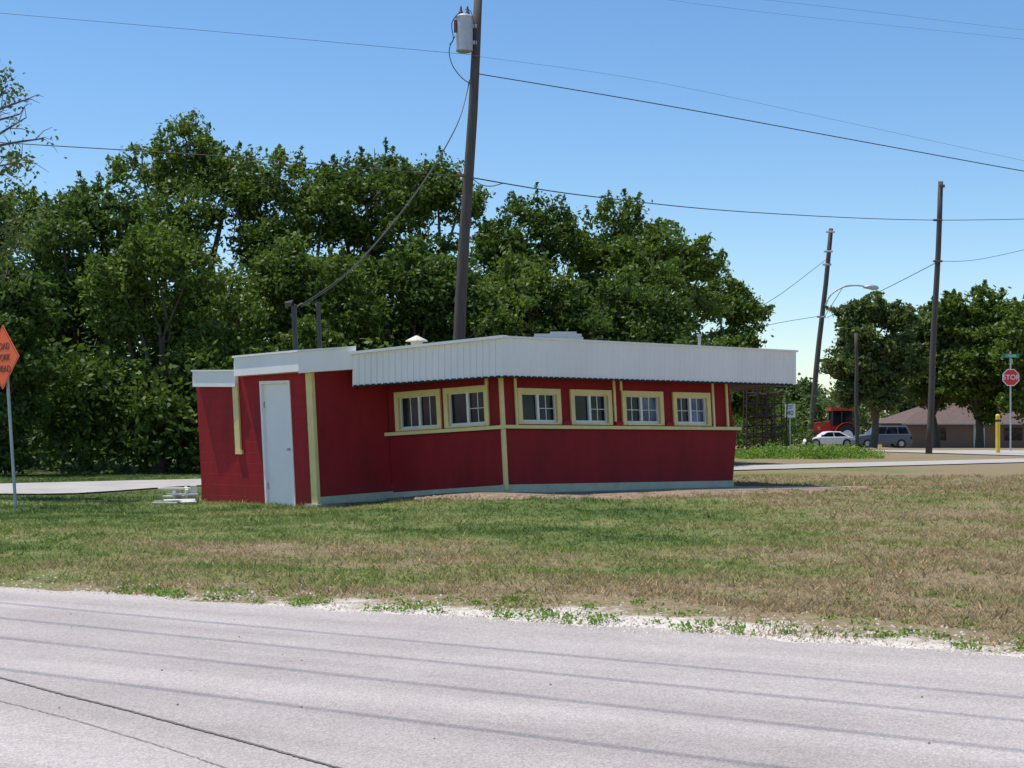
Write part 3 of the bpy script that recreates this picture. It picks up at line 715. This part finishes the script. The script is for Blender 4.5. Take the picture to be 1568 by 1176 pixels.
g = Geo(); g.box(((xa+xb)/2, D-.92, 1.36), (xb-xa+2, .06, .12)); g.box((xa+5.3, D-.03, .3), (.9, .06, 2.0)); g.obj("eave_and_door", M_galv, e)
g = Geo()
for dx in (2.0, 8.0): g.box((xa+dx, D-.03, .55), (1.4, .05, 1.0))
g.obj("windows", M_glass, e)
e = empty("plank_pile"); g = Geo(); rp = random.Random(4)
gzp = gz(gx(275, 25.6), 25.6)
for (px, L, rz, rx, zo, dy) in ((262, .62, .08, 0, .03, .2), (275, .55, .35, .1, .07, -.1), (270, .5, -.25, 0, .12, .3), (288, .3, .9, .2, .05, -.2), (280, .55, .12, .0, .17, .1), (252, .45, -.1, 0, .03, -.3), (268, .6, .2, .05, .27, .15)):
    D = 25.6+dy; g.box((gx(px, D), D, gzp+zo), (L, .12, .028), rz, rx)
g.box((gx(285, 25.8), 25.8, gzp+.15), (.05, .25, .26), .3, .2); g.box((gx(271, 25.8), 25.8, gzp+.12), (.05, .25, .26), -.2, .1); g.box((gx(296, 25.8), 25.8, gzp+.16), (.12, .05, .34), .2, .1)
g.obj("planks", M_ply, e)

# ---------------------------------------------------------------- trees
def leaf_quads(P, ls, rng, up=0.5):
    n = len(P)
    N = rng.normal(size=(n, 3)); N[:, 2] += up; N /= np.linalg.norm(N, axis=1)[:, None]
    T = rng.normal(size=(n, 3)); U = np.cross(N, T); U /= (np.linalg.norm(U, axis=1)[:, None]+1e-9); W = np.cross(N, U)
    s = ls*rng.uniform(.6, 1.25, (n, 1)); U = U*s; W = W*s*.52
    V = np.stack([P-U, P+W*1.0+U*.1, P+U, P-W*1.0+U*.1], 1).reshape(-1, 3)
    return V, np.arange(4*n).reshape(-1, 4)
def branch_geo(paths):
    V = []; Q = []; o = 0
    for path, r in paths:
        g = Geo(); g.tube(path, r, 6, False); V += g.V; Q += [tuple(i+o for i in f) for f in g.F]; o += len(g.V)
    return np.array(V).reshape(-1, 3), np.array(Q).reshape(-1, 4)
def tree(name, x, y, zb, h, wd, lm, seed, crown0=0.12, nb=16, clumps=24, lv=62, ls=0.12, dep=.8, shoots=40):
    rng = np.random.default_rng(seed)
    C = np.array([x, y, zb+h*(crown0+1)/2*0.98]); R = np.array([wd/2, wd/2*dep, h*(1-crown0)/2])
    blobs = []
    for i in range(nb):
        dvec = rng.normal(size=3); dvec /= np.linalg.norm(dvec); rr = rng.uniform(.35, .9)
        br = wd*rng.uniform(.13, .22)
        c = C+dvec*R*rr; c[2] = min(c[2], zb+h-br*.8)
        blobs.append((c, np.array([br, br, br*rng.uniform(.6, .95)])))
    for sx in (-.22, 0.02, .22):
        blobs.append((np.array([x+(sx+rng.uniform(-.06, .06))*wd, y, zb+h*(1-.10*abs(sx)/.22*rng.uniform(.4, 1.2))-wd*.14]), np.array([wd*.16]*3)))
    Ps = []; cl = []
    for c, r in blobs:
        d = rng.normal(size=(clumps, 3)); d /= np.linalg.norm(d, axis=1)[:, None]
        cc = c+d*r*rng.uniform(.55, 1.15, (clumps, 1)); cc = cc[cc[:, 2] > zb+0.15]; cl.append(cc)
        cr = rng.uniform(.14, .40, (len(cc), 1, 1))*(wd/8+.35)
        off = rng.normal(size=(len(cc), lv, 3))*cr*np.array([1, 1, .5])*.75
        Ps.append((cc[:, None, :]+off).reshape(-1, 3))
    cl = np.concatenate(cl)
    outer = cl[np.argsort(-((cl-C)/R)[:, 2]-0.4*np.abs(((cl-C)/R)[:, 0])-rng.uniform(0, .8, len(cl)))][:shoots]
    tw = []
    for q in outer:
        d = (q-C)/R; d = d/np.linalg.norm(d)+rng.normal(size=3)*.35+np.array([0, 0, .5]); d /= np.linalg.norm(d); Ls = rng.uniform(.3, 1.0)*wd/8
        t = rng.uniform(0, 1, (40, 1)); Ps.append(q+d*Ls*t+rng.normal(size=(40, 3))*.10*(1.2-t)); tw.append(([Vector(q), Vector(q+d*Ls)], [.02, .006]))
    P = np.concatenate(Ps); P = P[P[:, 2] > zb+.05]
    V, Q = leaf_quads(P, ls, rng)
    base = Vector((x, y, zb-.2)); fk = Vector((x+rng.uniform(-.3, .3), y, zb+h*.22)); paths = [([base, base.lerp(fk, .5)+Vector((.06, 0, 0)), fk], [h*.032, h*.024, h*.02])]
    for c, r in blobs:
        c = Vector(c); m = fk.lerp(c, .5)+Vector((rng.uniform(-.4, .4), rng.uniform(-.3, .3), rng.uniform(.1, .6)))
        paths.append(([fk, fk.lerp(m, .5), m, c], [h*.012, h*.010, h*.007, h*.003]))
        for j in range(4):
            d = Vector(rng.normal(size=3)).normalized()*r[0]; paths.append(([c, c+d*.6+Vector((0, 0, .1)), c+d*1.1], [h*.003, .02, .008]))
    paths += tw
    bv, bq = branch_geo(paths)
    V2 = np.concatenate([V, bv]); Q2 = np.concatenate([Q, bq+len(V)])
    return quadmesh(name, V2, Q2, [lm, M_bark], np.concatenate([np.zeros(len(Q)), np.ones(len(bq))]))
def ptree(name, px, ytop, D, wpx, lm, seed, zb=0.0, **k):
    h = EYE+(HZ-ytop)*D/F-zb
    return tree(name, gx(px, D), D, zb, h, wpx*D/F, lm, seed, **k)
big = dict(nb=20, clumps=28, lv=58, ls=.090, crown0=.06)
front = dict(nb=18, clumps=28, lv=60, ls=.085, crown0=.02)
ptree("elm_tree", 10, 290, 45, 230, M_leafA, 1, **big)
ptree("elm_tree", 285, 178, 47, 270, M_leafA, 2, **big)
ptree("elm_tree", 130, 280, 42, 250, M_leafB, 3, **big)
ptree("elm_tree", 430, 240, 46, 280, M_leafA, 4, **big)
ptree("elm_tree", 560, 234, 48, 270, M_leafB, 5, **big)
ptree("elm_tree", 665, 252, 46, 220, M_leafA, 7, **big)
ptree("elm_tree", 810, 308, 49, 230, M_leafB, 8, **big)
ptree("elm_tree", 930, 304, 50, 230, M_leafA, 9, **big)
ptree("elm_tree", 1020, 345, 47, 200, M_leafA, 10, **big)
ptree("elm_tree", 1100, 420, 66, 165, M_leafA, 11, nb=20, clumps=26, lv=60, ls=.115, crown0=.03)
ptree("elm_tree", 240, 345, 39, 290, M_leafA, 6, **front)
ptree("elm_tree", 450, 370, 41, 280, M_leafA, 12, **front)
ptree("elm_tree", 640, 370, 42, 250, M_leafB, 16, **front)
ptree("elm_tree", 800, 400, 43, 260, M_leafA, 13, **front)
ptree("elm_tree", 960, 430, 44, 260, M_leafB, 14, **front)
ptree("elm_tree", -20, 400, 36, 200, M_leafB, 15, **front)
rng = np.random.default_rng(50)
def mass(name, pts_c, cr, lv, ls, lm, rng, flat=.7):
    cc = np.array(pts_c); off = rng.normal(size=(len(cc), lv, 3))*cr*np.array([1, 1, flat]); P = (cc[:, None]+off).reshape(-1, 3)
    lo = P[:, 2] < -0.6; P = P[~lo]; V, Q = leaf_quads(P, ls, rng); return quadmesh(name, V, Q, [lm], np.zeros(len(Q)))
pc = []
for i in range(380):
    px = rng.uniform(-60, 1095); D = rng.uniform(41, 50) if px > 700 else rng.uniform(36.5+max(0, px-300)*.006, 46)
    pc.append((gx(px, D), D, rng.uniform(.2, 3.2)))
for i in range(60):
    px = rng.uniform(1090, 1230); D = rng.uniform(68, 73); pc.append((gx(px, D), D, rng.uniform(.2, 2.2)))
mass("undergrowth", pc, .45, 80, .11, M_leafB, rng)
ptree("oak_tree", 1336, 452, 88, 130, M_leafC, 21, zb=-.15, nb=24, clumps=26, lv=54, ls=.15, crown0=.21)
ptree("oak_tree", 1435, 470, 92, 140, M_leafC, 22, zb=-.2, nb=24, clumps=26, lv=50, ls=.16, crown0=.19)
ptree("oak_tree", 1500, 440, 90, 165, M_leafA, 23, zb=-.1, nb=26, clumps=26, lv=52, ls=.16, crown0=.16)
ptree("oak_tree", 1585, 455, 86, 150, M_leafA, 24, zb=-.1, nb=18, clumps=22, lv=46, ls=.16, crown0=.15)
ptree("oak_tree", 1400, 500, 125, 110, M_leafC, 25, zb=-.5, nb=16, clumps=22, lv=40, ls=.2, crown0=.1)
ptree("oak_tree", 1205, 578, 128, 120, M_leafC, 26, zb=-.5, nb=14, clumps=22, lv=40, ls=.2, crown0=.02)
pc = []
for i in range(1500):
    D = rng.uniform(135, 165); px = rng.uniform(-300, 1900); topz = 4.4+1.6*math.sin(px*.021)+1.3*math.sin(px*.057+1)+ (2.5 if px > 1330 else 0)
    pc.append((gx(px, D), D, -.6+rng.uniform(0, max(1.5, topz))))
mass("distant_treeline", pc, .8, 42, .34, M_leafC, rng)
pc = []
for i in range(240):
    px = rng.uniform(1125, 1345); D = rng.uniform(53, 59); pc.append((gx(px, D), D, rng.uniform(0, .12+.26*math.sin((px-1125)/220*math.pi))))
mass("weed_patch", pc, .15, 50, .05, M_weed, rng)
paths = []; Ps = []
rl = np.random.default_rng(9)
trunk = [pt(-190, 800, 27), pt(-175, 500, 27), pt(-150, 300, 27), pt(-110, 120, 27)]
paths.append((trunk, [.28, .2, .14, .06]))
for s, ends in ((pt(-160, 400, 27), [(12, 300), (45, 236), (20, 385)]), (pt(-150, 300, 27), [(40, 180), (66, 212), (22, 250)]), (pt(-135, 220, 27), [(46, 150), (15, 140), (30, 175)]), (pt(-160, 500, 27), [(10, 420), (5, 350)])):
    for ex in ends:
        e_ = pt(*ex, 27+rl.uniform(-.8, .8)); m = s.lerp(e_, .55)+Vector((0, 0, rl.uniform(0, .25)))
        pth = smoothpath([s, m, e_], 5); paths.append((pth, [.05*(1-i/len(pth))+.006 for i in range(len(pth))]))
        for j in range(9):
            q = pth[int(rl.integers(5, len(pth)))]; d = Vector((rl.uniform(-.2, .5), rl.uniform(-.3, .3), rl.uniform(-.25, .5))); paths.append(([q, q+d*.5+Vector((0, 0, .05)), q+d], [.010, .007, .003]))
            if ex[0] < 24 or j < 2:
                Ps.append(np.array(q+d*.8)+rl.normal(size=(34 if ex[0] < 24 else 9, 3))*.13)
V, Q = leaf_quads(np.concatenate(Ps), .055, rl); bv, bq = branch_geo(paths)
quadmesh("hackberry_tree", np.concatenate([V, bv]), np.concatenate([Q, bq+len(V)]), [M_leafC, M_bark], np.concatenate([np.zeros(len(Q)), np.ones(len(bq))]))

# ---------------------------------------------------------------- grass blades
rng = np.random.default_rng(77)
def inside(poly, X, Y):
    r = np.zeros(len(X), bool); n = len(poly); j = n-1
    for i in range(n):
        xi, yi = poly[i]; xj, yj = poly[j]
        c = ((yi > Y) != (yj > Y)) & (X < (xj-xi)*(Y-yi)/(yj-yi+1e-12)+xi); r ^= c; j = i
    return r
n = 90000
D = 7.6*np.exp(rng.uniform(0, 1, n)*math.log(36/7.6)); X = rng.uniform(-.42, .42, n)*D
s = (X-RD0.x)*RDN.x+(D-RD0.y)*RDN.y
dens = np.sin(X*2.1+D*1.3)*np.sin(X*1.1-D*2.9)+np.sin(X*5+2*D)*.4+rng.normal(size=n)*.7
edge_w = np.clip(1.35-.25*np.abs(X-.8), .35, 1.4)
keep = (s > 0.02) & ((s > edge_w) | (dens > 1.0)) & (dens > -1.0)
keep &= ~inside(slab, X, D) & ~inside([pL0, pL1, pM, (-3.2, 30), (-5.1, 30.4)], X, D)
sst = (D-36.9-.752*X)/1.25; keep &= ~((sst > -1.6) & (sst < 1.7))
X, D = X[keep], D[keep]; n = len(X)
GZ = np.array([gz(a, b) for a, b in zip(X, D)])
B = 4; bx = np.repeat(X, B)+rng.normal(size=n*B)*.03; by = np.repeat(D, B)+rng.normal(size=n*B)*.03; bz = np.repeat(GZ, B)-.005
sc = np.repeat((.7+D/34)*np.where(rng.uniform(size=n) > .93, 1.7, 1.0), B); hh = rng.uniform(.012, .038, n*B)*sc; ww = rng.uniform(.003, .006, n*B)*sc
a = rng.uniform(0, 2*math.pi, n*B); lx, ly = np.cos(a), np.sin(a); tl = rng.uniform(.4, 1.6, n*B)*hh; a2 = rng.uniform(0, 6.28, n*B)
base = np.stack([bx, by, bz], 1); wv = np.stack([lx*ww, ly*ww, np.zeros(n*B)], 1); tip = base+np.stack([np.cos(a2)*tl, np.sin(a2)*tl, hh], 1)
V = np.stack([base-wv, base+wv, tip+wv*.2, tip-wv*.2], 1).reshape(-1, 3); Q = np.arange(len(V)).reshape(-1, 4)
quadmesh("grass", V, Q, [M_blade], np.zeros(len(Q)))
pc = []
for i in range(150):
    t = rng.uniform(1, 11); so = abs(rng.normal())*.45+.05; p = RD0+RDT*t+RDN*so; pc.append((p.x, p.y, .02))
for i in range(90):
    D_ = rng.uniform(10, 21); x_ = rng.uniform(-.36, .36)*D_; pc.append((x_, D_, gz(x_, D_)+.01))
for i in range(110):
    t = rng.uniform(0, 1); a_ = Vector(slab[2]).lerp(Vector(slab[3]), t); xx, yy = a_.x+rng.normal()*.1, a_.y-.12-abs(rng.normal())*.4; pc.append((xx, yy, gz(xx, yy)+.03))
pc = [q for q in pc if road_s(q[0], q[1]) > .03]
mass("verge_weeds", pc, .045, 40, .015, M_weed, rng, .35)
V = []; Q = []
rr = random.Random(8)
def pebble(x, y, z, r):
    o = len(V); a = rr.uniform(0, 3)
    for k in range(4): V.append((x+r*math.cos(a+k*1.57)*rr.uniform(.7, 1.2), y+r*math.sin(a+k*1.57)*rr.uniform(.7, 1.2), z-.002))
    for k in range(4): V.append((x+.6*r*math.cos(a+k*1.57), y+.6*r*math.sin(a+k*1.57), z+r*rr.uniform(.4, .8)))
    Q.extend([(o+4, o+5, o+6, o+7)]+[(o+i, o+(i+1) % 4, o+4+(i+1) % 4, o+4+i) for i in range(4)])
for i in range(2800):
    t = rr.gauss(6, 3.5); p = RD0+RDT*t+RDN*(abs(rr.gauss(0, .5))-.14); pebble(p.x, p.y, max(.006, gz(p.x, p.y)), rr.uniform(.004, .015))
quadmesh("gravel", V, Q, [mat("pale_gravel", (.52, .47, .41), .9, .3, 12)], np.zeros(len(Q)))
V = []; Q = []
for i in range(80):
    t = rr.uniform(-3, 13); p = RD0+RDT*t-RDN*rr.uniform(.3, 5.5); pebble(p.x, p.y, .007, rr.uniform(.003, .010))
quadmesh("road_debris", V, Q, [mat("dark_grit", (.16, .13, .11), .9, .4, 12)], np.zeros(len(Q)))
V = []; Q = []
for i in range(900):
    t = rr.uniform(-.45, 1.0)
    a_ = Vector(slab[2]).lerp(Vector(slab[3]), t) if t > 0 else Vector(slab[2]).lerp(Vector(slab[1]), -t*1.6)
    x_, y_ = a_.x, a_.y-.05-abs(rr.gauss(0, .55)); pebble(x_, y_, gz(x_, y_)+.03, rr.uniform(.012, .045))
quadmesh("rubble", V, Q, [mat("brown_rubble", (.28, .19, .13), .9, .45, 9)], np.zeros(len(Q)))
V = []; Fc = []
edge = [Vector(slab[1]).lerp(Vector(slab[2]), i/30) for i in range(30)]+[Vector(slab[2]).lerp(Vector(slab[3]), i/70) for i in range(71)]
for i, a_ in enumerate(edge):
    wd = .25+1.7*max(0, math.sin(i/101*math.pi))**1.2*(.72+.28*math.sin(i*.9)*math.sin(i*.37+1))*rr.uniform(.8, 1)
    for f_, h_ in ((-.05, .06), (wd*.35, .055), (wd*.7, .035), (wd, -.01)):
        V.append((a_.x+f_*.1, a_.y-f_, gz(a_.x, a_.y-f_)+h_))
    if i:
        for j in range(3): k = 4*i+j; Fc.append((k-4, k-3, k+1, k))
mesh("bare_soil", V, Fc, mat("bare_soil", (.23, .16, .105), .95, .45, 5, 0, .8, 20))
print("done")
